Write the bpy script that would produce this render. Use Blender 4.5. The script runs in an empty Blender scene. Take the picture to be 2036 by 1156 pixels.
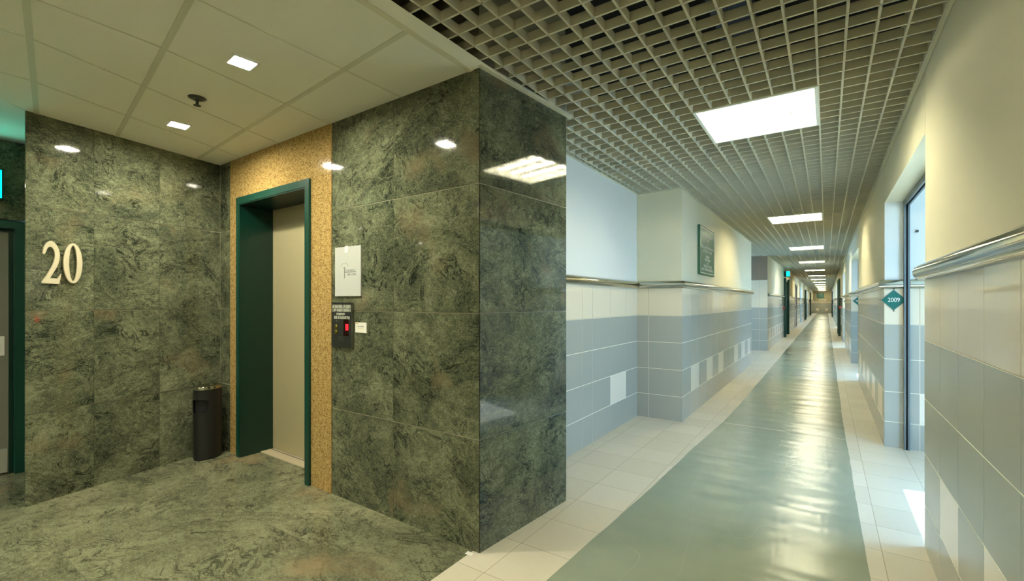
import bpy, bmesh, math, random
from mathutils import Vector, Matrix
random.seed(7)
S = bpy.context.scene
COL = S.collection
PI = math.pi

# ------------------------------------------------------------------ camera
EYE = 1.35
YAW = -0.58165                      # azimuth of the view, measured from +Y (corridor axis) towards +X
cam = bpy.data.cameras.new('camera'); cam_o = bpy.data.objects.new('camera', cam); COL.objects.link(cam_o)
cam_o.location = (0, 0, EYE); cam_o.rotation_euler = (PI/2, 0, -YAW)
cam.sensor_fit = 'HORIZONTAL'; cam.sensor_width = 36.0
cam.lens = 36.0*908.5/2036
cam.shift_x = (1018-1046.07)/2036
cam.shift_y = (600.39-578)/2036
cam.clip_start = 0.02; cam.clip_end = 200
S.camera = cam_o

# ------------------------------------------------------------------ colour management / world / daylight
S.view_settings.view_transform = 'Standard'; S.view_settings.look = 'None'
S.view_settings.gamma = 1.0; S.view_settings.use_curve_mapping = False
S.view_settings.exposure = 2.05
TUBE = 30.0          # fluorescent tubes
DOWN = 230.0          # lobby downlights
SKY = 3.0
wd = bpy.data.worlds.new('world'); S.world = wd; wd.use_nodes = True
bg = wd.node_tree.nodes['Background']; bg.inputs[0].default_value = (0.29, 0.59, 1.0, 1); bg.inputs[1].default_value = SKY
S.cycles.max_bounces = 10; S.cycles.diffuse_bounces = 6; S.cycles.glossy_bounces = 5
S.cycles.sample_clamp_indirect = 6.0
sun = bpy.data.lights.new('sun', 'SUN'); sun.energy = 3.6; sun.angle = 0.01; sun.color = (0.85, 0.95, 1.0)
sun_o = bpy.data.objects.new('sun', sun); COL.objects.link(sun_o)
sd = Vector((-1.0, -0.16, -2.24)).normalized()
sun_o.rotation_euler = sd.to_track_quat('-Z', 'Y').to_euler(); sun_o.location = (6, 0, 8)

# ------------------------------------------------------------------ plan of the place (metres)
D = Vector((-1.554, 1.909)); BE, GA, DE = 0.019, -0.214, 0.094
B = D+3.115*Vector((-math.cos(BE), math.sin(BE)))
A = B-1.297*Vector((math.sin(GA), math.cos(GA)))
EE = D+0.837*Vector((math.sin(DE), math.cos(DE)))
ZC = 2.606; ZG = 2.621; ZTOP = 3.35
XL, XF_, XR = -1.355, -1.875, 0.45
YEND = 64.5
GP = 0.1185; GX0 = -0.752
FIX_Y0, FIX_DY = 3.179, 4.5435

# ------------------------------------------------------------------ materials
def lin(c):
    c = c/255.0
    return c/12.92 if c <= .04045 else ((c+.055)/1.055)**2.4
def rgb(r, g, b): return (lin(r), lin(g), lin(b), 1)
def mat(name, col=(128,128,128), rough=.5, metal=0, spec=.5, emit=None, es=0, coat=0):
    m = bpy.data.materials.new(name); m.use_nodes = True
    p = m.node_tree.nodes['Principled BSDF']
    p.inputs['Base Color'].default_value = rgb(*col); p.inputs['Roughness'].default_value = rough
    p.inputs['Metallic'].default_value = metal; p.inputs['Specular IOR Level'].default_value = spec
    if coat: p.inputs['Coat Weight'].default_value = coat; p.inputs['Coat Roughness'].default_value = .03
    if emit: p.inputs['Emission Color'].default_value = rgb(*emit); p.inputs['Emission Strength'].default_value = es
    return m
class NT:
    def __init__(s, m): s.t = m.node_tree; s.n = s.t.nodes; s.l = s.t.links; s.p = s.n['Principled BSDF']
    def add(s, ty, **k):
        x = s.n.new(ty)
        for a, v in k.items(): setattr(x, a, v)
        return x
    def set(s, sock, v):
        if isinstance(v, bpy.types.NodeSocket): s.l.new(v, sock)
        else: sock.default_value = v
    def math(s, op, a, b=0.5, c=None):
        x = s.add('ShaderNodeMath', operation=op); s.set(x.inputs[0], a); s.set(x.inputs[1], b)
        if c is not None: s.set(x.inputs[2], c)
        return x.outputs[0]
    def map(s, vec, scale=(1,1,1), rot=(0,0,0)):
        x = s.add('ShaderNodeMapping'); s.l.new(vec, x.inputs[0]); x.inputs['Scale'].default_value = scale; x.inputs['Rotation'].default_value = rot
        return x.outputs[0]
    def noise(s, vec, scale, detail=6, rough=.6, dist=0):
        x = s.add('ShaderNodeTexNoise'); s.l.new(vec, x.inputs['Vector'])
        x.inputs['Scale'].default_value = scale; x.inputs['Detail'].default_value = detail; x.inputs['Roughness'].default_value = rough; x.inputs['Distortion'].default_value = dist
        return x.outputs['Fac'], x.outputs['Color']
    def ramp(s, fac, stops, interp='LINEAR'):
        x = s.add('ShaderNodeValToRGB'); s.l.new(fac, x.inputs[0]); e = x.color_ramp; e.interpolation = interp
        while len(e.elements) < len(stops): e.elements.new(.5)
        for i, (p, c) in enumerate(stops): e.elements[i].position = p; e.elements[i].color = c
        return x.outputs[0]
    def mix(s, fac, a, b, mode='MIX'):
        x = s.add('ShaderNodeMix', data_type='RGBA', blend_type=mode)
        s.set(x.inputs[0], fac); s.set(x.inputs[6], a); s.set(x.inputs[7], b); return x.outputs[2]
    def bump(s, h, strength=.1, dist=.01):
        x = s.add('ShaderNodeBump'); x.inputs['Strength'].default_value = strength; x.inputs['Distance'].default_value = dist
        s.l.new(h, x.inputs['Height']); s.l.new(x.outputs[0], s.p.inputs['Normal']); return x
def g(v): return (v, v, v, 1)
def granite(name, dark, mid, light, rust, rough=.05, veinrot=.6, amount=1.0, big=1.0):
    m = mat(name, rough=rough); N = NT(m)
    uv = N.add('ShaderNodeTexCoord').outputs['UV']
    f0, c0 = N.noise(uv, 1.3*big, 3, .5)
    wob = N.add('ShaderNodeVectorMath', operation='SCALE'); N.l.new(c0, wob.inputs[0]); wob.inputs['Scale'].default_value = .9
    ad = N.add('ShaderNodeVectorMath', operation='ADD'); N.l.new(uv, ad.inputs[0]); N.l.new(wob.outputs[0], ad.inputs[1])
    v = N.map(ad.outputs[0], (1, 1.7, 1), (0, 0, veinrot))
    f1, _ = N.noise(v, 3.4*big, 12, .72, .35)       # swirls
    f2, _ = N.noise(N.map(uv, (1, 1.35, 1), (0, 0, veinrot)), 34*big, 8, .78, 1.1)       # curly grain
    f3, _ = N.noise(uv, 150, 3, .7)           # crystals
    f4, _ = N.noise(uv, 2.1*big, 4, .6, .3)       # cloud
    vn = N.math('ABSOLUTE', N.math('SUBTRACT', N.noise(v, 6.5*big, 5, .62, .9)[0], .5))     # thin dark veins
    vn = N.ramp(vn, [(0, g(1)), (.035, g(0))])
    vm = N.ramp(N.noise(uv, 4.3*big, 3, .6)[0], [(.46, g(0)), (.60, g(1))])
    fk = N.ramp(N.noise(N.map(ad.outputs[0], (1, 1.5, 1), (0, 0, veinrot+.4)), 21*big, 5, .7, 1.3)[0], [(.57, g(0)), (.66, g(1))])   # dark flecks
    a = N.math('MULTIPLY_ADD', f1, .62, N.math('MULTIPLY_ADD', f2, .72, N.math('MULTIPLY_ADD', f3, .60, -0.47)))
    a = N.math('MULTIPLY_ADD', N.math('SUBTRACT', f4, .5), .42, a)
    a = N.math('SUBTRACT', a, N.math('MULTIPLY', N.math('MULTIPLY', vn, vm), .24))
    a = N.math('SUBTRACT', a, N.math('MULTIPLY', fk, .13))
    base = N.ramp(a, [(.25, rgb(*dark)), (.40, rgb(*[int(.5*(p+q)) for p, q in zip(dark, mid)])), (.54, rgb(*mid)), (.78, rgb(*light))])
    fr, _ = N.noise(uv, 2.7*big, 3, .5, .3)
    rr = N.ramp(fr, [(.60, g(0)), (.72, g(.5*amount))])
    base = N.mix(rr, base, rgb(*rust))
    N.l.new(base, N.p.inputs['Base Color'])
    rf = N.math('MULTIPLY_ADD', f3, .04, rough-.02); N.l.new(rf, N.p.inputs['Roughness'])
    return m
M = {}
M['granite'] = granite('green_granite', (34,40,32), (102,108,84), (156,159,130), (124,110,84))
M['granite_floor'] = granite('green_granite_floor', (66,70,54), (122,125,98), (160,158,128), (150,130,98), rough=.16, veinrot=.95, amount=1.1, big=.8)
def gold():
    m = mat('gold_granite', rough=.08); N = NT(m); uv = N.add('ShaderNodeTexCoord').outputs['UV']
    f1, _ = N.noise(uv, 110, 4, .7, .4); f2, _ = N.noise(uv, 30, 5, .7)
    a = N.math('MULTIPLY_ADD', f1, .8, N.math('MULTIPLY', f2, .35))
    c = N.ramp(a, [(.40, rgb(62,52,32)), (.50, rgb(126,102,60)), (.58, rgb(178,148,90)), (.72, rgb(202,178,122))])
    N.l.new(c, N.p.inputs['Base Color']); return m
M['gold'] = gold()
M['grout_stone'] = mat('stone_joint', (172,168,142), .8)
M['grout_dark'] = mat('dark_joint', (60,58,46), .8)
def plaster(name, col, bumpy=.25):
    m = mat(name, col, .85, spec=.2); N = NT(m); tc = N.add('ShaderNodeTexCoord').outputs['Object']
    f, _ = N.noise(tc, 90, 4, .6); N.bump(f, bumpy, .002)
    f2, _ = N.noise(tc, 1.1, 4, .6)
    c = N.mix(N.math('MULTIPLY', f2, .16), rgb(*col), rgb(*[int(x*.82) for x in col])); N.l.new(c, N.p.inputs['Base Color']); return m
M['plaster'] = plaster('cream_plaster', (232,226,198))
M['plaster_white'] = plaster('white_plaster', (226,228,222))
def tile(name, col, rough=.14):
    m = mat(name, col, rough); N = NT(m); uv = N.add('ShaderNodeTexCoord').outputs['UV']
    f, _ = N.noise(uv, 220, 2, .5); w, _ = N.noise(uv, .9, 1, .5)
    c = N.mix(N.math('MULTIPLY', f, .16), rgb(*col), rgb(*[int(x*.72) for x in col]))
    N.l.new(c, N.p.inputs['Base Color'])
    f2, _ = N.noise(uv, 7, 2, .5); N.bump(f2, .05, .004); return m
M['tile_grey'] = tile('grey_tile', (166,169,160), .2)
M['tile_ivory'] = tile('ivory_tile', (224,214,190), .07)
M['tile_accent'] = tile('accent_tile', (232,226,210), .1)
M['tile_brown'] = tile('taupe_tile', (136,122,104), .3)
M['grout_tan'] = mat('tan_tile_joint', (158,146,116), .9)
M['grout'] = mat('tile_grout', (234,232,212), .9)
def floor_tile():
    m = mat('pale_floor_tile', (200,192,164), .38); N = NT(m); uv = N.add('ShaderNodeTexCoord').outputs['UV']
    def cell(ax, off, pitch):
        sx = N.add('ShaderNodeSeparateXYZ'); N.l.new(uv, sx.inputs[0])
        return N.math('DIVIDE', N.math('SUBTRACT', sx.outputs[ax], off), pitch)
    cx, cy = cell(0, -1.09, .335), cell(1, 2.12, .335)
    def edge(c, w):
        fr = N.math('FRACT', c); d = N.math('MINIMUM', fr, N.math('SUBTRACT', 1.0, fr)); return N.math('LESS_THAN', d, w)
    ln = N.math('MAXIMUM', edge(cx, .006), edge(cy, .006))
    cv = N.add('ShaderNodeCombineXYZ'); N.l.new(N.math('FLOOR', cx), cv.inputs[0]); N.l.new(N.math('FLOOR', cy), cv.inputs[1])
    wn = N.add('ShaderNodeTexWhiteNoise', noise_dimensions='2D'); N.l.new(cv.outputs[0], wn.inputs['Vector'])
    f, _ = N.noise(uv, 30, 4, .6)
    tone = N.math('ADD', N.math('MULTIPLY', wn.outputs['Value'], .55), N.math('MULTIPLY', f, .45))
    c = N.mix(tone, rgb(196,190,170), rgb(214,208,190)); c = N.mix(N.math('MULTIPLY', ln, .75), c, rgb(140,128,98))
    N.l.new(c, N.p.inputs['Base Color'])
    N.bump(N.math('MULTIPLY', ln, -1.0), .2, .002); return m
M['floor_tile'] = floor_tile()
def strip_mat():
    m = mat('green_painted_strip', (132,146,122), .2, spec=.32); N = NT(m); uv = N.add('ShaderNodeTexCoord').outputs['UV']
    f, _ = N.noise(uv, 1.6, 5, .6, .3); f2, _ = N.noise(N.map(uv, (30, 1.2, 1)), 3, 3, .6)
    c = N.mix(f, rgb(126,138,122), rgb(148,158,140))
    vo = N.add('ShaderNodeTexNoise'); N.l.new(N.map(uv, (1, .35, 1), (0, 0, .2)), vo.inputs['Vector']); vo.inputs['Scale'].default_value = 2.1; vo.inputs['Detail'].default_value = 1
    d = N.math('ABSOLUTE', N.math('SUBTRACT', vo.outputs['Fac'], .52)); sc = N.math('LESS_THAN', d, .0012)
    c = N.mix(N.math('MULTIPLY', sc, .13), c, rgb(190,194,166))
    N.l.new(c, N.p.inputs['Base Color'])
    w1, _ = N.noise(N.map(uv, (.8, 3.0, 1), (0, 0, .12)), 1.5, 1, .4)
    w2, _ = N.noise(N.map(uv, (28, 1.5, 1)), 1.6, 2, .6)
    h = N.math('MULTIPLY_ADD', w2, .035, w1); N.bump(h, .6, .03)
    N.l.new(N.math('MULTIPLY_ADD', f, .12, .17), N.p.inputs['Roughness']); return m
M['strip'] = strip_mat()
M['strip_line'] = mat('strip_seam', (196,200,172), .5)
M['ceil_tile'] = plaster('ceiling_tile', (236,235,220), .15)
M['tbar'] = mat('ceiling_bar', (206,206,184), .5)
M['grid'] = mat('beige_grid_metal', (206,201,178), .45)
M['trim'] = mat('cream_trim', (214,210,184), .5)
M['plenum'] = mat('dark_plenum', (14,14,14), .9)
M['pipe'] = mat('dark_duct_metal', (70,78,96), .4, .4)
M['chrome'] = mat('stainless_rail', (186,184,170), .09, 1)
M['chrome_dark'] = mat('rail_lip', (96,92,80), .28, 1)
M['steel'] = mat('satin_steel', (150,150,140), .3, 1)
M['letter'] = mat('pale_polished_numeral', (232,226,196), .22, .35)
M['green'] = mat('dark_green_paint', (3,40,31), .28)
M['green_frame'] = mat('green_frame_paint', (10,64,52), .3)
M['lift_door'] = mat('beige_lift_door', (176,168,132), .32, .15)
M['stone_sill'] = mat('pale_sill', (176,166,138), .5)
M['black'] = mat('black_paint', (26,28,27), .38)
M['black_hole'] = mat('black_opening', (4,4,4), .7)
M['panel'] = mat('dark_brushed_panel', (64,68,66), .35, .6)
M['white'] = mat('white_enamel', (236,236,226), .35)
M['paper'] = mat('glossy_white_sheet', (190,195,190), .12)
M['ink'] = mat('grey_ink', (104,108,104), .6)
M['ink_light'] = mat('pale_lettering', (196,200,184), .5)
M['red_led'] = mat('red_display', (80,0,0), .4, emit=(255,10,16), es=5)
M['red_dark'] = mat('dark_display', (30,4,4), .15)
M['gold_button'] = mat('brass_button', (150,140,60), .25, .8)
M['yellow'] = mat('yellow_stripe', (214,180,60), .5)
M['teal'] = mat('teal_sign', (8,100,92), .25)
M['board'] = mat('green_notice_board', (72,112,86), .55, spec=.3)
M['exit_lit'] = mat('exit_sign_lit', (10,150,130), .3, emit=(0,236,206), es=2.6)
M['exit_dark'] = mat('exit_housing', (24,30,28), .4)
M['lit_text'] = mat('exit_letters', (240,255,250), .3, emit=(225,255,248), es=5)
M['tube'] = mat('fluorescent_tube', (255,255,255), .4, emit=(255,246,212), es=TUBE)
M['down'] = mat('downlight_lamp', (255,255,255), .4, emit=(255,247,222), es=DOWN)
M['reflector'] = mat('white_reflector', (150,150,144), .25)
M['louver'] = mat('bright_louver', (226,226,222), .15, .95)
M['door_grey'] = mat('grey_door', (128,130,116), .4)
M['door_white'] = mat('pale_door', (206,210,206), .3)
M['kick'] = mat('scuffed_kick_plate', (176,178,166), .45, .2)
M['alu'] = mat('blue_grey_metal', (112,124,128), .35, .5)
M['seal'] = mat('black_seal', (16,16,18), .5)
M['red'] = mat('red_plastic', (200,60,50), .4)
def glassm():
    m = mat('window_glass', (230,240,245), 0); p = m.node_tree.nodes['Principled BSDF']; p.inputs['Transmission Weight'].default_value = 1; p.inputs['IOR'].default_value = 1.0; return m

# ------------------------------------------------------------------ mesh builder
class MB:
    def __init__(s): s.v = []; s.f = []; s.uv = []; s.mi = []; s.mats = []; s.smooth = []
    def m(s, name):
        if name not in s.mats: s.mats.append(name)
        return s.mats.index(name)
    def quad(s, p, mt, uv=None, smooth=False):
        b = len(s.v); s.v += [tuple(q) for q in p]; s.f.append(tuple(range(b, b+len(p))))
        s.uv.append(uv or [(q[0], q[1]) for q in p]); s.mi.append(s.m(mt)); s.smooth.append(smooth)
    def box(s, x0, x1, y0, y1, z0, z1, mt, off=(0,0), skip=''):
        ox, oy = off
        if 'f' not in skip: s.quad([(x0,y0,z0),(x1,y0,z0),(x1,y0,z1),(x0,y0,z1)], mt, [(x0+ox,z0+oy),(x1+ox,z0+oy),(x1+ox,z1+oy),(x0+ox,z1+oy)])
        if 'b' not in skip: s.quad([(x1,y1,z0),(x0,y1,z0),(x0,y1,z1),(x1,y1,z1)], mt, [(x1+ox,z0+oy),(x0+ox,z0+oy),(x0+ox,z1+oy),(x1+ox,z1+oy)])
        if 'l' not in skip: s.quad([(x0,y1,z0),(x0,y0,z0),(x0,y0,z1),(x0,y1,z1)], mt, [(y1+ox,z0+oy),(y0+ox,z0+oy),(y0+ox,z1+oy),(y1+ox,z1+oy)])
        if 'r' not in skip: s.quad([(x1,y0,z0),(x1,y1,z0),(x1,y1,z1),(x1,y0,z1)], mt, [(y0+ox,z0+oy),(y1+ox,z0+oy),(y1+ox,z1+oy),(y0+ox,z1+oy)])
        if 't' not in skip: s.quad([(x0,y0,z1),(x1,y0,z1),(x1,y1,z1),(x0,y1,z1)], mt)
        if 'd' not in skip: s.quad([(x0,y1,z0),(x1,y1,z0),(x1,y0,z0),(x0,y0,z0)], mt)
    def lathe(s, prof, mt, n=32, c=(0,0,0), sx=1, sy=1, caps=True):
        b = len(s.v)
        for r, z in prof:
            for k in range(n):
                a = 2*PI*k/n; s.v.append((c[0]+r*sx*math.cos(a), c[1]+r*sy*math.sin(a), c[2]+z))
        for i in range(len(prof)-1):
            for k in range(n):
                k2 = (k+1) % n
                s.f.append((b+i*n+k, b+i*n+k2, b+(i+1)*n+k2, b+(i+1)*n+k)); s.uv.append([(0,0)]*4); s.mi.append(s.m(mt)); s.smooth.append(True)
        if caps:
            s.f.append(tuple(b+k for k in reversed(range(n)))); s.uv.append([(0,0)]*n); s.mi.append(s.m(mt)); s.smooth.append(False)
            e = b+(len(prof)-1)*n
            s.f.append(tuple(e+k for k in range(n))); s.uv.append([(0,0)]*n); s.mi.append(s.m(mt)); s.smooth.append(False)
    def sweep(s, prof, path, mt, closed_prof=False, matf=None, capends=True):
        """prof: list of (out, z); path: list of (point2d, outdir2d scaled for mitre)"""
        n = len(prof)
        for i in range(len(path)-1):
            b = len(s.v)
            for P, O in (path[i], path[i+1]):
                for o, z in prof: s.v.append((P[0]+O[0]*o, P[1]+O[1]*o, z))
            for k in range(n if closed_prof else n-1):
                k2 = (k+1) % n
                s.f.append((b+k, b+n+k, b+n+k2, b+k2)); s.uv.append([(0,0)]*4)
                s.mi.append(s.m(matf(k) if matf else mt)); s.smooth.append(0 < k < n-2)
        if capends:
            for (P, O), rev in ((path[0], 0), (path[-1], 1)):
                b = len(s.v)
                for o, z in prof: s.v.append((P[0]+O[0]*o, P[1]+O[1]*o, z))
                f = tuple(range(b, b+n)); s.f.append(f[::-1] if rev else f); s.uv.append([(0,0)]*n); s.mi.append(s.m(mt)); s.smooth.append(False)
    def build(s, name, parent=None, loc=(0,0,0), rz=0, fixn=False, bevel=0):
        me = bpy.data.meshes.new(name); me.from_pydata(s.v, [], s.f)
        for k in s.mats: me.materials.append(M[k])
        ul = me.uv_layers.new(name='UVMap'); i = 0
        for fi, p in enumerate(me.polygons):
            p.material_index = s.mi[fi]; p.use_smooth = s.smooth[fi]
            for j in range(len(p.loop_indices)): ul.data[p.loop_indices[j]].uv = s.uv[fi][j]
        if fixn:
            bm = bmesh.new(); bm.from_mesh(me); bmesh.ops.recalc_face_normals(bm, faces=bm.faces); bm.to_mesh(me); bm.free()
        me.update()
        o = bpy.data.objects.new(name, me); COL.objects.link(o); o.location = loc; o.rotation_euler = (0, 0, rz)
        if parent: o.parent = parent
        if bevel:
            md = o.modifiers.new('bevel', 'BEVEL'); md.width = bevel; md.segments = 2; md.limit_method = 'ANGLE'; md.angle_limit = .8
        return o
def tag(o, label, cat, group=None, kind=None):
    o['label'] = label; o['category'] = cat
    if group: o['group'] = group
    if kind: o['kind'] = kind
    return o
def struct(o, label=None):
    o['kind'] = 'structure'
    if label: o['label'] = label
    return o
def empty(name, loc=(0,0,0), rz=0, parent=None):
    o = bpy.data.objects.new(name, None); COL.objects.link(o); o.location = loc; o.rotation_euler = (0, 0, rz); o.empty_display_size = .1
    if parent: o.parent = parent
    return o
def copy_tree(o, parent=None):
    c = o.copy(); COL.objects.link(c); c.parent = parent
    for ch in [x for x in o.children]: copy_tree(ch, c)
    return c
def text(name, body, size, ext, m, parent, loc, rot=(PI/2,0,0), sx=1, align='CENTER', serif=False):
    cu = bpy.data.curves.new(name, 'FONT'); cu.body = body; cu.size = size; cu.extrude = ext; cu.align_x = align; cu.align_y = 'CENTER'
    tmp = bpy.data.objects.new(name+'_t', cu); COL.objects.link(tmp)
    dg = bpy.context.evaluated_depsgraph_get(); me = bpy.data.meshes.new_from_object(tmp.evaluated_get(dg))
    bpy.data.objects.remove(tmp); me.name = name
    me.materials.clear(); me.materials.append(M[m])
    o = bpy.data.objects.new(name, me); COL.objects.link(o); o.parent = parent; o.location = loc; o.rotation_euler = rot; o.scale = (sx, 1, 1)
    return o
def P3(p, z=0): return (p[0], p[1], z)
# wall frames: x = viewer's right along the wall, -y = out towards the viewer, z up
RZ_EL = math.atan2(D.y-B.y, D.x-B.x)          # lift wall, origin B
RZ_20 = math.atan2(B.y-A.y, B.x-A.x)          # wall with the numerals, origin A
RZ_CF = PI/2-DE                               # column side face, origin D
RZ_L, RZ_R = PI/2, -PI/2
E_ = lambda s: 3.115-s                        # from "distance from D" to local x
T_ = lambda s: 1.297-s

# ------------------------------------------------------------------ floors
def poly(mb, pts, z, mt, flip=False): mb.quad([(x, y, z) for x, y in pts], mt, [(x, y) for x, y in pts])
XB = -1.6
# granite floor slabs, laid with fine joints
mbf = MB()
y = -4.0; r_ = 0
while y < 2.9:
    x = -6.2
    y1 = min(y+.78, 2.9)
    while x < XB-1e-6:
        x1 = min(x+.92, XB)
        off = (random.uniform(0, .25), random.uniform(0, .25))
        g_ = .0008
        q = [(x+g_, y+g_), (x1-g_, y+g_), (x1-g_, y1-g_), (x+g_, y1-g_)]
        mbf.quad([(a, b, 0) for a, b in q], 'granite_floor', [(a+off[0], b+off[1]) for a, b in q])
        x = x1
    y = y1; r_ += 1
mbf.box(-6.2, XB, -4.0, 2.9, -.06, -.0012, 'grout_dark')
struct(mbf.build('floor'))
mb = MB()
poly(mb, [(XB, -6), (6.0, -6), (6.0, YEND+.1), (-4.6, YEND+.1), (-4.6, 2.9), (XB, 2.9)], 0, 'floor_tile')
mb.box(XB, 6.0, -6, YEND+.1, -.06, -.002, 'grout_dark')
struct(mb.build('floor'))
mb = MB()
n = 700; L = []; R = []
def lerp_at(tab, y_):
    if y_ <= tab[0][0]: return tab[0][1]
    for (a_, p_), (b_, q_) in zip(tab, tab[1:]):
        if y_ <= b_: return p_+(q_-p_)*(y_-a_)/(b_-a_)
    return tab[-1][1]
LE = [(1.0, -1.14), (1.9, -1.13), (2.95, -1.075), (4.3, -1.03), (5.5, -.965), (7, -.95), (64, -.93)]
RE = [(1.0, .184), (4.4, .168), (5.5, .155), (64, .150)]
for i in range(n+1):
    t = i/n; yy = -6+(YEND+6)*(t**1.6 if False else t)
    w = .003*math.sin(yy*2.1)+.0012*math.sin(yy*9.7+1)+.0015*random.uniform(-1, 1)
    w2 = .003*math.sin(yy*2.3+2)+.002*random.uniform(-1, 1)
    L.append((lerp_at(LE, yy)+w, yy)); R.append((lerp_at(RE, yy)+w2, yy))
for i in range(n):
    mb.quad([(L[i][0], L[i][1], .002), (R[i][0], R[i][1], .002), (R[i+1][0], R[i+1][1], .002), (L[i+1][0], L[i+1][1], .002)], 'strip',
            [L[i], R[i], R[i+1], L[i+1]])
for yy in (5.44, 12.4, 19.6):
    mb.quad([(-.955, yy+.015, .003), (.150, yy-.008, .003), (.150, yy+.002, .003), (-.955, yy+.025, .003)], 'strip_line')
struct(mb.build('floor'), 'green painted walkway strip down the middle of the corridor floor')

# ------------------------------------------------------------------ stone walls
def stone_wall(name, rz, loc, cols, rows, length, thick=.12, mt='granite', ext=(.004, -.004), top=ZTOP):
    mb = MB(); G = .0032
    for i in range(len(rows)-1):
        for j in range(len(cols)-1):
            off = (random.uniform(0, 40), random.uniform(0, 40))
            gx = .0012
            mb.box(cols[j]+gx, cols[j+1]-gx, 0, .012, rows[i]+(G if i else 0), rows[i+1]-G, mt, off)
    mb.box(ext[0], length+ext[1], .006, thick, 0, top, 'grout_stone')
    return struct(mb.build(name, loc=loc, rz=rz))
ROWS = [0, .605, 1.287, 1.988, ZC+.01]
def lift_wall():
    mb = MB(); G = .0032
    for c0, c1 in ((E_(3.11), E_(2.905)), (E_(1.353), E_(.699)), (E_(.699), E_(0)-.003)):
        for i in range(4):
            off = (random.uniform(0, 40), random.uniform(0, 40))
            mb.box(c0+.0012+(.003 if abs(c0-E_(1.353)) < .01 else 0), c1-.0012, 0, .012, ROWS[i]+(G if i else 0), ROWS[i+1]-G, 'granite', off)
    a, b, h = E_(2.70), E_(1.66), 2.20
    mb.box(E_(1.356), E_(1.349), .002, .0045, 0, ZC, 'seal')
    mb.box(-.25, a, .004, .5, 0, ZTOP, 'grout_stone'); mb.box(b, 3.108, .004, .5, 0, ZTOP, 'grout_stone'); mb.box(a, b, .004, .5, h, ZTOP, 'grout_stone')
    struct(mb.build('wall_lift', loc=P3(B), rz=RZ_EL))
    mb = MB()
    c0, c1 = E_(2.903), E_(1.355)
    for x0, x1, z0, z1 in ((c0, a-.02, 0, 2.215), (b+.02, c1, 0, 2.215), (c0, c1, 2.217, ZC+.01)):
        mb.box(x0, x1, -.004, .009, z0, z1, 'gold', (random.uniform(0, 9), 3))
    struct(mb.build('wall_lift_surround', loc=P3(B), rz=RZ_EL))
lift_wall()
# column side face
stone_wall('wall_column', RZ_CF, P3(D), [.003, .835], ROWS, .835, thick=.10)
mb = MB()       # the rest of the column body behind its two stone faces
mb.quad([(EE.x-.01, EE.y-.004, 0), (EE.x-.55, EE.y-.004, 0), (EE.x-.55, EE.y-.004, ZTOP), (EE.x-.01, EE.y-.004, ZTOP)], 'plaster_white')
struct(mb.build('wall_column_back'))
# wall with the numerals
stone_wall('wall_left', RZ_20, P3(A), [0, T_(.935), T_(.504), T_(0)], ROWS, 1.297, thick=.03, ext=(.012, .3))
# return behind it, and the wall with the grey door
DWX = -5.33
stone_wall('wall_left_return', math.atan2(.70-.86, -4.39+5.33), (DWX, .86, 0), [0, .92], [0, .6, 1.29, 1.99, ZC+.01], .92, thick=.06)
def door_wall():
    mb = MB()
    for z0, z1 in ((1.99, ZC+.01),):
        mb.box(.0, 1.0, 0, .012, z0, z1, 'granite', (3, 5))
    for i in range(4): mb.box(-3.8, 0, 0, .012, ROWS[i]+.003, ROWS[i+1]-.003, 'granite', (i*3.1, 2))
    mb.box(-3.8, -.0, .011, .15, 0, ZTOP, 'grout_dark'); mb.box(0, 1.0, .011, .15, 1.99, ZTOP, 'grout_dark')
    mb.box(0, 1.0, .13, .15, 0, 1.99, 'grout_dark')
    struct(mb.build('wall_far_left', loc=(DWX, -.14, 0), rz=PI/2))
door_wall()
# rear walls of the lobby and corridor (behind the camera)
stone_wall('wall_rear_lobby', PI, (-1.6, -3.94, 0), [0, .95, 1.9, 2.85, 3.8], ROWS, 3.8)

# grey door in the left recess
d1 = empty('door_1', (DWX, -.14, 0), PI/2); struct(d1, 'grey service door in a dark green frame at the left edge of the lobby')
mb = MB()
mb.box(.93, 1.0, -.02, .13, 0, 1.98, 'green_frame'); mb.box(0, .07, -.02, .13, 0, 1.98, 'green_frame'); mb.box(.07, .93, -.02, .13, 1.92, 1.98, 'green_frame')
mb.box(.905, .93, .03, .13, 0, 1.92, 'green'); mb.box(.07, .095, .03, .13, 0, 1.92, 'green'); mb.box(.095, .905, .03, .13, 1.9, 1.92, 'green')
mb.build('door_frame', d1, bevel=.004)
mb = MB(); mb.box(.095, .905, .05, .09, .01, 1.9, 'door_grey'); dl = mb.build('door_leaf', d1)
mb = MB(); mb.box(.10, .90, .044, .05, .012, .20, 'kick'); mb.build('kick_plate', d1)
mb = MB(); mb.box(.66, .885, .046, .05, .93, 1.08, 'white'); mb.build('push_plate', d1)

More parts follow.
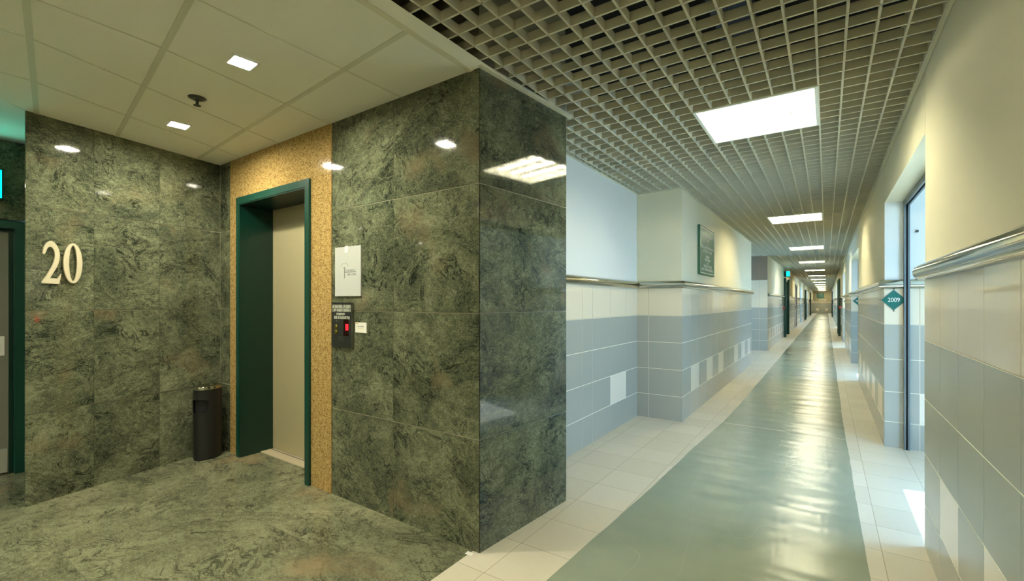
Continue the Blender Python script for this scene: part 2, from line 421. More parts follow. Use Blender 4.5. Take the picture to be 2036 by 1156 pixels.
# ------------------------------------------------------------------ lift doorway
lift = empty('elevator_doorway', P3(B), RZ_EL)
tag(lift, 'beige sliding elevator door deep inside a dark green steel frame with gold granite around it', 'elevator door')
a, b, h = E_(2.70), E_(1.66), 2.20
DY = .275
mb = MB()
mb.box(a-.05, a, -.022, .01, 0, 2.255, 'green_frame', skip=''); mb.box(b, b+.05, -.022, .01, 0, 2.255, 'green_frame'); mb.box(a, b, -.022, .01, h, 2.255, 'green_frame')
mb.build('door_frame', lift, bevel=.003)
mb = MB()
mb.box(a-.0, a+.012, -.018, DY, 0, h, 'green'); mb.build('jamb', lift)
mb = MB(); mb.box(b-.012, b, -.018, DY, 0, h, 'green'); mb.build('jamb', lift)
mb = MB(); mb.box(a+.012, b-.012, -.018, DY, h-.012, h, 'green'); mb.build('door_head', lift)
split = a+.53
mb = MB(); mb.box(a+.012, split, DY-.01, DY+.03, .012, h-.012, 'lift_door'); mb.box(a+.014, a+.05, DY-.013, DY-.01, .014, h-.014, 'lift_door'); mb.build('door_panel', lift, bevel=.002)
mb = MB(); mb.box(split+.002, b-.012, DY-.022, DY+.02, .012, h-.012, 'lift_door'); mb.build('door_panel', lift, bevel=.002)
mb = MB(); mb.box(a+.012, b-.012, DY-.12, DY+.05, 0, .008, 'stone_sill')
mb.box(a+.012, b-.012, DY-.035, DY-.028, .008, .0095, 'black'); mb.build('door_sill', lift)

# ------------------------------------------------------------------ things on the lift wall
def strokes(mb, x0, x1, z, hh, n, mt='ink_light', y0=-.002, y1=0, seed=0):
    rr = random.Random(seed); w = (x1-x0)/n
    for i in range(n):
        a0 = x0+i*w+w*.12; a1 = x0+(i+1)*w-w*.12; t = (a1-a0)*.24
        mb.box(a0, a0+t, y0, y1, z, z+hh, mt)
        if rr.random() < .75: mb.box(a1-t, a1, y0, y1, z+hh*rr.choice([0, 0, .3]), z+hh, mt)
        for q in rr.sample([0, .42, .84], rr.choice([1, 2, 2, 3])): mb.box(a0+t, a1-t, y0, y1, z+hh*q, z+hh*q+hh*.16, mt)
cp = empty('elevator_call_panel', P3(B), RZ_EL); tag(cp, 'dark metal elevator call panel with two round buttons and a red floor display', 'call panel')
x0, x1, z0, z1 = E_(1.330), E_(1.098), 1.040, 1.345
mb = MB(); mb.box(x0, x1, -.018, -.0005, z0, z1, 'panel'); mb.box(x1-.004, x1+.001, -.0185, -.001, z0, z1, 'steel'); mb.build('face_plate', cp, bevel=.002)
mb = MB(); strokes(mb, x0+.01, x1-.01, 1.305, .024, 15, seed=1, y0=-.0195, y1=-.018); strokes(mb, x0+.01, x1-.01, 1.282, .020, 15, seed=2, y0=-.0195, y1=-.018)
strokes(mb, x0+.06, x1-.075, 1.258, .016, 6, seed=3, y0=-.0195, y1=-.018); strokes(mb, x0+.03, x1-.02, 1.232, .02, 7, seed=4, y0=-.0195, y1=-.018)
strokes(mb, x0+.055, x0+.075, 1.213, .010, 2, 'ink', seed=5, y0=-.0195, y1=-.018)
for k in range(3): mb.box(x0+.085, x0+.135, -.0188, -.018, 1.085+k*.012, 1.0865+k*.012, 'ink')
mb.build('lettering', cp)
for k, zz in enumerate((1.178, 1.142)):
    mb = MB(); mb.lathe([(.016, 0), (.016, .003), (.0145, .006), (.010, .006)], 'gold_button', 24)
    bt = mb.build('button', cp, loc=(x0+.058, -.018, zz)); bt.rotation_euler = (PI/2, 0, 0)
    mb = MB(); s_ = 1 if k == 0 else -1
    mb.quad([(-.006, -.004*s_, .0066), (.006, -.004*s_, .0066), (0, .006*s_, .0066)], 'black'); mb.build('arrow', bt)
mb = MB(); mb.box(x0+.14, x1-.035, -.0192, -.018, 1.118, 1.236, 'red_dark'); dsp = mb.build('display', cp)
mb = MB(); cx_, cz_ = x0+.180, 1.178; w_, h_, t_ = .012, .020, .008
mb.box(cx_-w_, cx_+w_, -.0202, -.0192, cz_+h_-t_, cz_+h_, 'red_led'); mb.box(cx_-w_, cx_+w_, -.0202, -.0192, cz_-h_, cz_-h_+t_, 'red_led')
mb.box(cx_-w_, cx_-w_+t_, -.0202, -.0192, cz_-h_+t_, cz_+h_-t_, 'red_led'); mb.box(cx_+w_-t_, cx_+w_, -.0202, -.0192, cz_-h_+t_, cz_+h_-t_, 'red_led'); mb.build('red_digit', dsp)

pn = empty('notice_sheet', P3(B), RZ_EL); tag(pn, 'white glossy notice sheet with a small grey emblem, above the call panel', 'notice')
x0, x1, z0, z1 = E_(1.300), E_(1.012), 1.388, 1.724
mb = MB(); mb.box(x0, x1, -.010, -.0005, z0, z1, 'paper'); mb.build('sheet', pn, bevel=.0015)
mb = MB(); xm = (x0+x1)/2-.01
mb.box(xm-.017, xm+.017, -.013, -.010, z1-.042, z1+.004, 'white'); mb.build('hook', pn, bevel=.001)
mb = MB(); yy0, yy1 = -.0108, -.0100; ex = x0+.11; ez = 1.572
for k in range(14):
    an = PI*(k+.5)/14; r1 = .040
    if k % 4 != 3: mb.box(ex+r1*math.cos(an)-.004, ex+r1*math.cos(an)+.004, yy0, yy1, ez+.018+r1*math.sin(an)*.55-.001, ez+.018+r1*math.sin(an)*.55+.001, 'ink')
mb.box(ex-.014, ex+.014, yy0, yy1, ez+.008, ez+.012, 'ink'); mb.box(ex-.0035, ex+.0035, yy0, yy1, ez-.062, ez+.008, 'ink')
mb.box(ex+.006, ex+.125, yy0, yy1, ez-.024, ez-.018, 'ink')
strokes(mb, ex+.01, ex+.125, ez-.014, .010, 9, 'ink', yy0, yy1, 6); strokes(mb, ex+.03, ex+.125, ez-.044, .012, 4, 'ink', yy0, yy1, 7)
mb.build('emblem', pn)
cd = empty('info_card', P3(B), RZ_EL); tag(cd, 'small white card with a yellow stripe stuck right of the call panel', 'card')
x0, x1, z0, z1 = E_(1.082), E_(.962), 1.145, 1.213
mb = MB(); mb.box(x0, x1, -.003, -.0003, z0, z1, 'white'); mb.build('card', cd)
mb = MB(); mb.box(x0+.002, x0+.03, -.0035, -.003, z1-.009, z1-.004, 'yellow'); mb.box(x0+.03, x1-.03, -.0035, -.003, z0+.026, z0+.028, 'yellow'); strokes(mb, x0+.03, x1-.03, z0+.036, .010, 6, 'ink', -.0035, -.003, 9)
mb.build('print', cd)

# ------------------------------------------------------------------ numerals 2 and 0
def extrude_outline(name, outer, inner, depth, m, parent, loc, rz, bev=.002):
    cu = bpy.data.curves.new(name, 'CURVE'); cu.dimensions = '2D'; cu.fill_mode = 'BOTH'; cu.extrude = depth/2; cu.bevel_depth = bev
    for pts in [outer]+([inner] if inner else []):
        sp = cu.splines.new('POLY'); sp.points.add(len(pts)-1); sp.use_cyclic_u = True
        for i, (x, y) in enumerate(pts): sp.points[i].co = (x, y, 0, 1)
    tmp = bpy.data.objects.new('t', cu); COL.objects.link(tmp)
    dg = bpy.context.evaluated_depsgraph_get(); me = bpy.data.meshes.new_from_object(tmp.evaluated_get(dg)); bpy.data.objects.remove(tmp)
    me.name = name; me.materials.clear(); me.materials.append(M[m])
    me.transform(Matrix.Rotation(PI/2, 4, 'X')); me.update()
    o = bpy.data.objects.new(name, me); COL.objects.link(o); o.location = loc; o.rotation_euler = (0, 0, rz)
    return o
def cr(pts, n=8):     # catmull-rom through points (open)
    out = []
    for i in range(len(pts)-1):
        p0 = pts[max(i-1, 0)]; p1 = pts[i]; p2 = pts[i+1]; p3 = pts[min(i+2, len(pts)-1)]
        for k in range(n):
            t = k/n
            out.append(tuple(.5*((2*p1[j])+(-p0[j]+p2[j])*t+(2*p0[j]-5*p1[j]+4*p2[j]-p3[j])*t*t+(-p0[j]+3*p1[j]-3*p2[j]+p3[j])*t**3) for j in (0, 1)))
    out.append(pts[-1]); return out
# traced in a unit box read off the numerals (x 0..1 of width, y 0..1 of height, top = 1)
two = cr([(.04,.70),(.10,.84),(.26,.95),(.46,1.0),(.68,.95),(.86,.83),(.93,.69),(.88,.52),(.72,.36),(.52,.22),(.38,.115)])
two += [(.86,.115),(.92,.16),(1.0,.205),(.90,0.0),(.0,0.0),(.0,.035)]
two += cr([(.26,.19),(.44,.33),(.58,.45),(.68,.60),(.68,.72),(.60,.82),(.44,.87),(.26,.83),(.15,.72),(.10,.69)])
w2 = .094; h2 = .287
def local20(s): return T_(s)
def at(P, rz, x, y, z):
    return (P[0]+math.cos(rz)*x-math.sin(rz)*y, P[1]+math.sin(rz)*x+math.cos(rz)*y, z)
o2 = extrude_outline('numeral_two', [(x*w2, y*h2) for x, y in two], None, .012, 'letter', None, at(A, RZ_20, T_(1.222), -.012, 1.475), RZ_20)
tag(o2, 'polished pale metal numeral 2 on the green granite wall', 'numeral', 'floor number on the wall')
w0, h0 = .100, .278
ou = [(w0*(.5+.5*math.cos(t)), h0*(.5+.5*math.sin(t))) for t in [2*PI*k/56 for k in range(56)]]
inn = [(w0*(.5+.235*math.cos(t)), h0*(.5+.452*math.sin(t))) for t in [2*PI*k/56 for k in range(56)]]
o0 = extrude_outline('numeral_zero', ou, inn, .012, 'letter', None, at(A, RZ_20, T_(1.112), -.012, 1.481), RZ_20)
tag(o0, 'polished pale metal numeral 0 on the green granite wall', 'numeral', 'floor number on the wall')

# ------------------------------------------------------------------ ash bin
bn = empty('ash_bin', (-4.495, 1.80, 0)); bn.rotation_euler = (0, 0, RZ_20)
tag(bn, 'black metal ash bin with a chrome tray top standing in the lobby corner', 'bin')
RX, RY, HB = .112, .085, .62
mb = MB(); n = 96
zs = [0, .012, .015, .38]+[.39+.0085*i_ for i_ in range(17)]+[.56, .60]
def hole(a, z):   # side opening facing the camera's left
    da = (a-3.46+PI) % (2*PI)-PI
    return ((da/.85)**4+((z-.46)/.058)**4) < 1.0
for i in range(len(zs)-1):
    za, zb = zs[i], zs[i+1]; r0 = .97 if i < 1 else 1.0
    for k in range(n):
        t0, t1 = 2*PI*k/n, 2*PI*(k+1)/n
        hl = hole((t0+t1)/2, (za+zb)/2)
        rr = .86 if hl else r0
        mb.quad([(RX*rr*math.cos(t0), RY*rr*math.sin(t0), za), (RX*rr*math.cos(t1), RY*rr*math.sin(t1), za), (RX*rr*math.cos(t1), RY*rr*math.sin(t1), zb), (RX*rr*math.cos(t0), RY*rr*math.sin(t0), zb)], 'black_hole' if hl else 'black', smooth=True)
mb.quad([(RX*math.cos(2*PI*k/n), RY*math.sin(2*PI*k/n), .60) for k in range(n)], 'black'); mb.build('body', bn)
mb = MB(); mb.lathe([(.98, .595), (1.03, .60), (1.035, .618), (.99, .626), (.88, .622), (.80, .608), (.3, .602), (.02, .602)], 'chrome', 48, sx=RX, sy=RY); mb.build('tray', bn)
mb = MB(); pts = []
for k in range(30):
    t = 2*PI*k/30; sg = lambda v_: math.copysign(abs(v_)**.5, v_); aa = 3.46+.86*sg(math.cos(t)); zz = .46+.059*sg(math.sin(t)); pts.append((RX*1.005*math.cos(aa), RY*1.005*math.sin(aa), zz))
for k in range(30):
    p, q = Vector(pts[k]), Vector(pts[(k+1) % 30]); o_ = Vector((p.x, p.y, 0)).normalized()*.004; u_ = Vector((0, 0, .003))
    mb.quad([p-u_+o_, q-u_+o_, q+u_+o_, p+u_+o_], 'black'); mb.quad([p+u_+o_, q+u_+o_, q+u_-o_, p+u_-o_], 'black')
mb.build('opening_rim', bn)

# ------------------------------------------------------------------ tiled corridor walls
def tiled_wall(name, loc, rz, length, ts, zr, accents=(), railz=1.53, top=ZTOP, thick=.14, upper='plaster', pitch=.4, start=0, full=False, plaster_top=None, accf=None, parent=None, xs=None, lowm='tile_grey'):
    """zr = heights of the horizontal joints [0, a, b, c, t0]; accents = column indices with a pale tile in the second row"""
    mb = MB(); G = .0026; gx = .0018
    if xs is None:
        xs = [0.0]; x = start if start > 0.01 else pitch
        while x < length-.01: xs.append(x); x += pitch
        xs.append(length)
    for j in range(len(xs)-1):
        xa, xb = xs[j]+gx, xs[j+1]-gx
        off = (random.uniform(0, 50), random.uniform(0, 50))
        for i in range(len(zr)-1):
            pale = (i == 1) and ((j in accents) or (accf and accf(j)))
            mb.box(xa, xb, 0, .006, zr[i]+(G if i else 0), zr[i+1]-G, 'tile_accent' if pale else lowm, off, skip='b')
        if full:
            mb.box(xa, xb, 0, .006, zr[-1]+G, 1.95, 'tile_ivory', off, skip='b'); mb.box(xa, xb, 0, .006, 1.95, ZG-.02, 'tile_brown', off, skip='b')
        else: mb.box(xa, xb, 0, .006, zr[-1]+G, railz, 'tile_ivory', off, skip='b')
    mb.box(.008, length-.008, .0009, thick, 0, zr[-1], 'grout'); mb.box(.008, length-.008, .0009, thick, zr[-1], ZG if full else railz, 'grout_tan')
    if full: mb.box(0, length, .02, thick, ZG, ZTOP, 'plenum')
    if not full: mb.box(.004, length-.004, .003, thick, railz, top, upper)
    return struct(mb.build(name, loc=loc, rz=rz, parent=parent))
ZL = [0, .276, .577, .885, 1.190]
ZR = [0, .235, .5145, .8175, 1.140]
# left, recessed stretch behind the column
tiled_wall('wall_left_recess', (XF_, 2.72, 0), RZ_L, 5.245-2.72, 0, ZL, accents=(5,), pitch=.43, xs=[0, .35, .70, 1.069, 1.293, 1.722, 2.168, 2.525], upper='plaster_white')
mb = MB(); mb.box(-2.9, -1.50, 2.66, 2.72, 0, ZTOP, 'plaster_white'); struct(mb.build('wall_column_rear'))
# end face of the projecting block, and its long side
tiled_wall('wall_pier_face', (XF_-.05, 5.245, 0), 0, XL-XF_+.05, 0, ZL, xs=[0, .188, XL-XF_+.05], thick=.2)
ycols = [5.245, 5.654, 6.061, 6.513, 6.893, 7.314, 7.713, 8.2, 8.712, 9.119, 9.528, 9.972, 10.356, 10.725, 10.92]
tiled_wall('wall_left_pier', (XL, 5.245, 0), RZ_L, 10.92-5.245, 0, ZL, accents=(1, 3, 5, 8, 10, 12), xs=[y-5.245 for y in ycols])
# side passage on the left
tiled_wall('wall_passage_near', (XL, 10.92, 0), PI, 3.0, 0, ZL, thick=.1, pitch=.4)
tiled_wall('wall_passage_far', (XL-3.0, 14.15, 0), 0, 3.0, 0, ZL, thick=.1, pitch=.4, full=True)
# openings along the long walls
LEFT_OPEN = [(19.9, 21.9, 'green'), (27.2, 29.0, 'white'), (32.6, 34.6, 'open'), (39.5, 41.3, 'green'), (45.0, 47, 'open'), (52.5, 54.0, 'green')]
RIGHT_OPEN = [(3.303, 5.408, 'open'), (9.6, 12.3, 'open'), (16.2, 18.6, 'open'), (21.6, 23.4, 'green'), (28.0, 30.2, 'open'), (34.4, 36.6, 'open'), (41.0, 43.0, 'open'), (48.0, 50.0, 'green'), (54.5, 56.5, 'open')]
ZH = 2.275
rail_segs = []
seq = [14.15]+[v for a_, b_, _ in LEFT_OPEN for v in (a_, b_)]+[YEND]
for i in range(0, len(seq), 2):
    y0, y1 = seq[i], seq[i+1]
    tiled_wall('wall_left_far', (XL, y0, 0), RZ_L, y1-y0, 0, ZL, pitch=.41, accf=lambda j: j % 2 == 1)
seq = [-6.0]+[v for a_, b_, _ in RIGHT_OPEN for v in (a_, b_)]+[YEND]
ts0 = [0]
nearcols = [3.303, 2.897, 2.535, 2.169, 1.811, 1.45]
v = 1.45
while v > -5.7: v -= .37; nearcols.append(v)
nearcols.append(-6.0) if nearcols[-1] > -5.99 else None
tiled_wall('wall_right', (XR, 3.303, 0), RZ_R, 9.303, 0, ZR, xs=sorted(3.303-c for c in nearcols if c >= -6.0), accents=(1, 3, 5, 8, 11, 14), railz=1.51, upper='plaster')
for i in range(2, len(seq), 2):
    y0, y1 = seq[i], seq[i+1]
    tiled_wall('wall_right_far', (XR, y1, 0), RZ_R, y1-y0, 0, ZR, pitch=.40, accf=lambda j: j % 2 == 1, railz=1.51, upper='plaster')
# lintels over the openings
for y0, y1, k in LEFT_OPEN:
    mb = MB(); mb.box(0, y1-y0, .003, .14, ZH, ZTOP, 'plaster'); struct(mb.build('wall_left_lintel', loc=(XL, y0, 0), rz=RZ_L))
for y0, y1, k in RIGHT_OPEN:
    mb = MB(); mb.box(0, y1-y0, .003, .14, ZH, ZTOP, 'plaster'); struct(mb.build('wall_right_lintel', loc=(XR, y1, 0), rz=RZ_R))
# end of the corridor and rear end
ew = tiled_wall('wall_end', (XL-.06, YEND, 0), 0, XR-XL+.12, 0, ZL, xs=[0, .36, .66, .96, 1.26, 1.56, XR-XL+.12], accents=(1, 4))
mb = MB(); mb.box(XB, XR+.1, -6.1, -6.0, 0, ZTOP, 'plaster'); struct(mb.build('wall_rear'))
mb = MB(); mb.box(XB-.1, XB, -6.0, -4.0, 0, ZTOP, 'plaster'); struct(mb.build('wall_rear_left'))

# ------------------------------------------------------------------ bays behind the openings (daylight bays on the right)
def bay(x_in, x_out, y0, y1, side, win):
    """small bay behind an opening; side=+1 on the right"""
    xa, xb = min(x_in, x_out), max(x_in, x_out)
    zr, rz_ = (ZR, 1.51) if side > 0 else (ZL, 1.53)
    # far face, seen from the camera: a continuation of the reveal
    start = XR if side > 0 else xa
    if side > 0:
        tiled_wall('wall_bay_far', (XR, y1, 0), 0, x_out-XR, 0, zr, xs=[0, .14, .255, .46, .80, x_out-XR], railz=rz_, thick=.13, upper='plaster_white', top=ZG+.1, accents=(2,))
        tiled_wall('wall_bay_near', (x_out, y0, 0), PI, x_out-XR, 0, zr, pitch=.4, railz=rz_, thick=.13, upper='plaster_white', top=ZG+.1)
    else:
        tiled_wall('wall_bay_far', (x_out, y1, 0), 0, XL-x_out, 0, zr, pitch=.4, railz=rz_, thick=.1, upper='plaster_white', top=ZG+.1)
        tiled_wall('wall_bay_near', (XL, y0, 0), PI, XL-x_out, 0, zr, pitch=.4, railz=rz_, thick=.1, upper='plaster_white', top=ZG+.1)
    mb = MB(); c0, c1 = (XR+.14, x_out+.1) if side > 0 else (x_out-.1, XL-.14)
    mb.box(c0, c1, y0-.1, y1+.1, ZG-.02, ZG+.1, 'plaster_white'); struct(mb.build('ceiling_bay'))
    # outer wall with its window
    mb = MB(); o0, o1 = (x_out, x_out+.12) if side > 0 else (x_out-.12, x_out)
    wy0, wy1, wz0, wz1 = y0+.08, y0+1.15, .10, 2.58
    if not win: mb.box(o0, o1, y0-.1, y1+.1, 0, ZG+.1, 'plaster_white')
    else:
        mb.box(o0, o1, y0-.1, wy0, 0, ZG+.1, 'plaster_white'); mb.box(o0, o1, wy1, y1+.1, 0, ZG+.1, 'plaster_white')
        mb.box(o0, o1, wy0, wy1, 0, wz0, 'plaster_white'); mb.box(o0, o1, wy0, wy1, wz1, ZG+.1, 'plaster_white')
    struct(mb.build('wall_bay_outer'))
    if win:
        w = MB(); xm0, xm1 = o0+.04, o0+.08; t = .04
        w.box(xm0, xm1, wy0, wy1, wz0, wz0+t, 'alu'); w.box(xm0, xm1, wy0, wy1, wz1-t, wz1, 'alu'); w.box(xm0, xm1, wy0, wy0+t, wz0, wz1, 'alu'); w.box(xm0, xm1, wy1-t, wy1, wz0, wz1, 'alu')
        struct(w.build('window_1'))
        al = bpy.data.lights.new('daylight_portal', 'AREA'); al.shape = 'RECTANGLE'; al.size = wy1-wy0; al.size_y = wz1-wz0; al.cycles.is_portal = True
        ao = bpy.data.objects.new('daylight_portal', al); COL.objects.link(ao); ao.location = ((o1+.01) if side > 0 else (o0-.01), (wy0+wy1)/2, (wz0+wz1)/2)
        dv = Vector((-side, 0, 0)); ao.rotation_euler = dv.to_track_quat('-Z', 'Z').to_euler()
for i, (y0, y1, k) in enumerate(RIGHT_OPEN):
    if k == 'open': bay(XR+.14, 1.50, y0, y1, 1, True)
for (y0, y1, k) in LEFT_OPEN:
    if k == 'open': bay(XL-.14, -3.2, y0, y1, -1, True)
# passage on the left: end with a window
mb = MB(); mb.box(-4.45, -4.35, 10.8, 11.5, 0, ZTOP, 'plaster_white'); mb.box(-4.45, -4.35, 13.5, 14.25, 0, ZTOP, 'plaster_white'); mb.box(-4.45, -4.35, 11.5, 13.5, 0, .9, 'plaster_white'); mb.box(-4.45, -4.35, 11.5, 13.5, 2.3, ZTOP, 'plaster_white')
struct(mb.build('wall_passage_end'))
w = MB(); w.box(-4.42, -4.38, 11.5, 13.5, .9, .94, 'alu'); w.box(-4.42, -4.38, 11.5, 13.5, 2.26, 2.3, 'alu'); w.box(-4.42, -4.38, 11.5, 11.54, .94, 2.26, 'alu'); w.box(-4.42, -4.38, 13.46, 13.5, .94, 2.26, 'alu'); w.box(-4.42, -4.38, 12.48, 12.52, .94, 2.26, 'alu')
struct(w.build('window_2'))
al = bpy.data.lights.new('daylight_portal', 'AREA'); al.shape = 'RECTANGLE'; al.size = 2.0; al.size_y = 1.4; al.cycles.is_portal = True
ao = bpy.data.objects.new('daylight_portal', al); COL.objects.link(ao); ao.location = (-4.46, 12.5, 1.6); ao.rotation_euler = Vector((1, 0, 0)).to_track_quat('-Z', 'Z').to_euler()
mb = MB(); mb.box(-4.35, XF_-1.1, 10.9, 14.2, ZG-.02, ZG+.1, 'plaster_white'); struct(mb.build('ceiling_passage'))

# metal door frames in the daylight openings
def metal_frame(y0, y1, i):
    f = empty('door_%d' % (i+2), (XR, y1, 0), 0); struct(f, 'blue grey metal door frame standing in a daylit opening of the right wall')
    L_ = y1-y0; xa, xb = .140, .182
    mb = MB(); mb.box(xa, xa+.012, -.045, .0, 0, ZH-.0, 'alu'); mb.box(xa+.012, xa+.028, -.03, 0, 0, ZH, 'seal'); mb.box(xa+.028, xb, -.045, 0, 0, ZH, 'alu'); mb.build('jamb', f)
    mb = MB(); mb.box(xa, xb, -L_, -L_+.045, 0, ZH, 'alu'); mb.build('jamb', f)
    mb = MB(); mb.box(xa, xa+.012, -L_+.045, -.045, ZH-.05, ZH+.02, 'alu'); mb.box(xa+.012, xa+.028, -L_+.045, -.045, ZH-.035, ZH+.02, 'seal'); mb.box(xa+.028, xb, -L_+.045, -.045, ZH-.05, ZH+.02, 'alu'); mb.build('door_head', f)
    return f
for i, (y0, y1, k) in enumerate(RIGHT_OPEN):
    if k == 'open': metal_frame(y0, y1, i)
# green and pale doors along the corridor
def corridor_door(x, rz, y0, y1, kind, idx):
    L_ = y1-y0; f = empty('door_%d' % idx, (x, y0 if rz > 0 else y1, 0), rz)
    struct(f, ('dark green double door' if kind == 'green' else 'pale grey door')+' far down the corridor')
    m1 = 'green_frame' if kind == 'green' else 'tile_brown'
    pr = -.07 if kind == 'green' else -.02
    for x0_, x1_ in ((0, .12), (L_-.12, L_)):
        mb = MB(); mb.box(x0_, x1_, pr, .10, 0, ZH-.02, m1); mb.build('jamb', f)
    mb = MB(); mb.box(.12, L_-.12, -.01, .10, ZH-.10, ZH-.02, m1); mb.build('door_head', f)
    half = L_/2
    for x0_, x1_ in ((.12, half-.004), (half+.004, L_-.12)):
        mb = MB(); mb.box(x0_, x1_, .04, .09, .01, ZH-.10, 'green_frame' if kind == 'green' else 'door_white'); lf_ = mb.build('door_leaf', f)
        mb = MB(); xm = (half-.09) if x1_ < half else (half+.06)
        mb.box(xm, xm+.03, -.015, .04, .98, 1.12, 'chrome'); mb.build('door_handle', lf_)
    mb = MB(); mb.box(0, L_, .10, .14, 0, ZH, 'plenum'); mb.build('door_backing', f)
idx = 20
for (y0, y1, k) in LEFT_OPEN:
    if k != 'open': corridor_door(XL, RZ_L, y0, y1, k, idx); idx += 1
for (y0, y1, k) in RIGHT_OPEN:
    if k != 'open': corridor_door(XR, RZ_R, y0, y1, k, idx); idx += 1
mb = MB(); mb.lathe([(.05, 0), (.05, .03), (.04, .04)], 'red', 20); fa = mb.build('fire_alarm_point', loc=(XL, 19.62, 1.12)); fa.rotation_euler = (0, PI/2, 0)
tag(fa, 'red fire alarm call point beside the far green door on the left', 'fire alarm')
mb = MB(); mb.lathe([(.05, 0), (.05, .03), (.04, .04)], 'red', 20); fa = mb.build('fire_alarm_point', loc=(XR, 21.4, 1.12)); fa.rotation_euler = (0, -PI/2, 0)
tag(fa, 'red fire alarm call point beside the far green door on the right', 'fire alarm')

# ------------------------------------------------------------------ handrails
def rail_profile(zb, zt, out=.046, n=16):
    r = (zt-zb)/2; zc = zb+r; pr = [(0, zb)]
    for k in range(n+1):
        a_ = -PI/2+PI*k/n; pr.append((.008+(out-.008)*math.cos(a_), zc+r*math.sin(a_)))
    return pr+[(0, zt)]
def rail(name, pts, zb, zt, label, side=1, group=None, bracket=None):
    """pts: plan polyline walked with the wall on its left (side=1) or right (-1)"""
    P_ = [Vector(p) for p in pts]; path = []
    for i, p in enumerate(P_):
        ns = []
        if i > 0: d = (p-P_[i-1]).normalized(); ns.append(Vector((d.y, -d.x))*side)
        if i < len(P_)-1: d = (P_[i+1]-p).normalized(); ns.append(Vector((d.y, -d.x))*side)
        if len(ns) == 2:
            b_ = (ns[0]+ns[1]).normalized(); b_ = b_/max(.3, b_.dot(ns[0]))
        else: b_ = ns[0]
        path.append((p, b_))
    n = len(rail_profile(zb, zt))
    mb = MB(); mb.sweep(rail_profile(zb, zt), path, 'chrome', matf=None)
    o = mb.build(name)
    tag(o, label, 'handrail', group)
    return o
ZLb, ZLt = 1.503, 1.588
ZRb, ZRt = 1.470, 1.556
rail('handrail', [(XF_, 2.73), (XF_, 5.245), (XL, 5.245), (XL, 10.92), (XL-.5, 10.92)], ZLb, ZLt, 'chrome handrail wrapping the tiled walls just past the granite column', 1)
seq = [14.15]+[v for a_, b_, _ in LEFT_OPEN for v in (a_, b_)]+[YEND]
wl = ['from the side passage to the first green door', 'past the first green door on the left', 'before the first daylit opening on the left', 'past the first daylit opening on the left', 'past the second green door on the left', 'past the last daylit opening on the left', 'at the far left end of the corridor']
for i in range(0, len(seq), 2):
    rail('handrail', [(XL, seq[i]), (XL, seq[i+1])], ZLb, ZLt, 'thin chrome handrail far off '+wl[i//2], 1, 'far handrails on the left wall')
rail('handrail', [(XR, -5.9), (XR, 3.303), (XR+.13, 3.303)], ZRb, ZRt, 'large chrome handrail close up along the nearest right wall', -1)
ro = [v for a_, b_, _ in RIGHT_OPEN for v in (a_, b_)][1:]+[YEND]
wr = ['between the first two openings of the right wall', 'past the second opening of the right wall', 'past the third opening, before the right green door', 'just past the right green door', 'past the fourth daylit opening on the right', 'past the fifth daylit opening on the right', 'before the second right green door', 'past the second right green door', 'at the far right end of the corridor']
for i in range(0, len(ro), 2):
    y0, y1 = ro[i], ro[i+1]
    rail('handrail', [(XR+.135, y0), (XR, y0), (XR, y1)], ZRb, ZRt, 'chrome handrail '+wr[i//2], -1, 'handrails on the right wall' if i > 1 else None)
rail('handrail', [(XR+.185, 5.408), (1.48, 5.408)], ZRb, ZRt, 'chrome handrail in the blue lit bay beyond the near metal frame', 1)
rail('handrail', [(XL+.06, YEND), (XR-.06, YEND)], ZLb, ZLt, 'chrome handrail across the end wall of the corridor', 1)

# ------------------------------------------------------------------ ceilings
mb = MB()      # dark void above
mb.box(-6.3, XR+.2, -6.2, 3.0, ZTOP, ZTOP+.1, 'plenum'); mb.box(-4.45, XR+.2, 3.0, YEND+.3, ZTOP, ZTOP+.1, 'plenum')
struct(mb.build('ceiling_void'))
def duct(name, x0, x1, y0, y1, z0, z1):
    m_ = MB(); m_.box(x0, x1, y0, y1, z0, z1, 'pipe'); return struct(m_.build(name, bevel=.01))
duct('ceiling_duct', -.55, -.35, -6, 30, 2.98, 3.12)  # metal service duct running above the open grid
# lobby ceiling: tiles held in grey bars
cols_top = [  # thin joints, plan points (near y, far y)
    [(-2.18, .80), (-2.18, 2.05)], [(-2.74, .86), (-2.95, 2.05)], [(-3.17, .53), (-3.66, 2.05)], [(-3.77, .62), (-4.30, 2.1)]]
rows_bar = [[(-1.6, .72), (-4.55, 1.20)], [(-1.6, 1.465), (-4.84, 1.79)], [(-1.6, .22), (-5.33, .93)], [(-1.6, -.40), (-5.33, .2)], [(-1.6, -1.05), (-5.33, -.6)], [(-1.6, -1.70), (-5.33, -1.3)], [(-1.6, -2.4), (-5.33, -2.0)]]
mb = MB()
poly(mb, [(XB, -4.0), (-5.4, -4.0), (-5.4, 1.2), (-4.9, 2.2), (-1.5, 2.2)][::1], ZC, 'ceil_tile')
mb.box(-5.5, XB, -4.0, 1.9, ZC+.004, ZC+.02, 'ceil_tile')
struct(mb.build('ceiling'))
def bar(mb, p, q, w, z, hgt, mt):
    p, q = Vector(p), Vector(q); d = (q-p).normalized(); n_ = Vector((-d.y, d.x))*w/2
    c = [p-n_, q-n_, q+n_, p+n_]
    mb.quad([(v_.x, v_.y, z) for v_ in c], mt)
    for i in range(4):
        a_, b_ = c[i], c[(i+1) % 4]; mb.quad([(a_.x, a_.y, z), (b_.x, b_.y, z), (b_.x, b_.y, z+hgt), (a_.x, a_.y, z+hgt)], mt)
mb = MB()
for i, (p, q) in enumerate(rows_bar): bar(mb, p, q, .026, ZC-.003, .004, 'tbar')
for p, q in cols_top: bar(mb, p, q, .009, ZC-.002, .004, 'tbar')
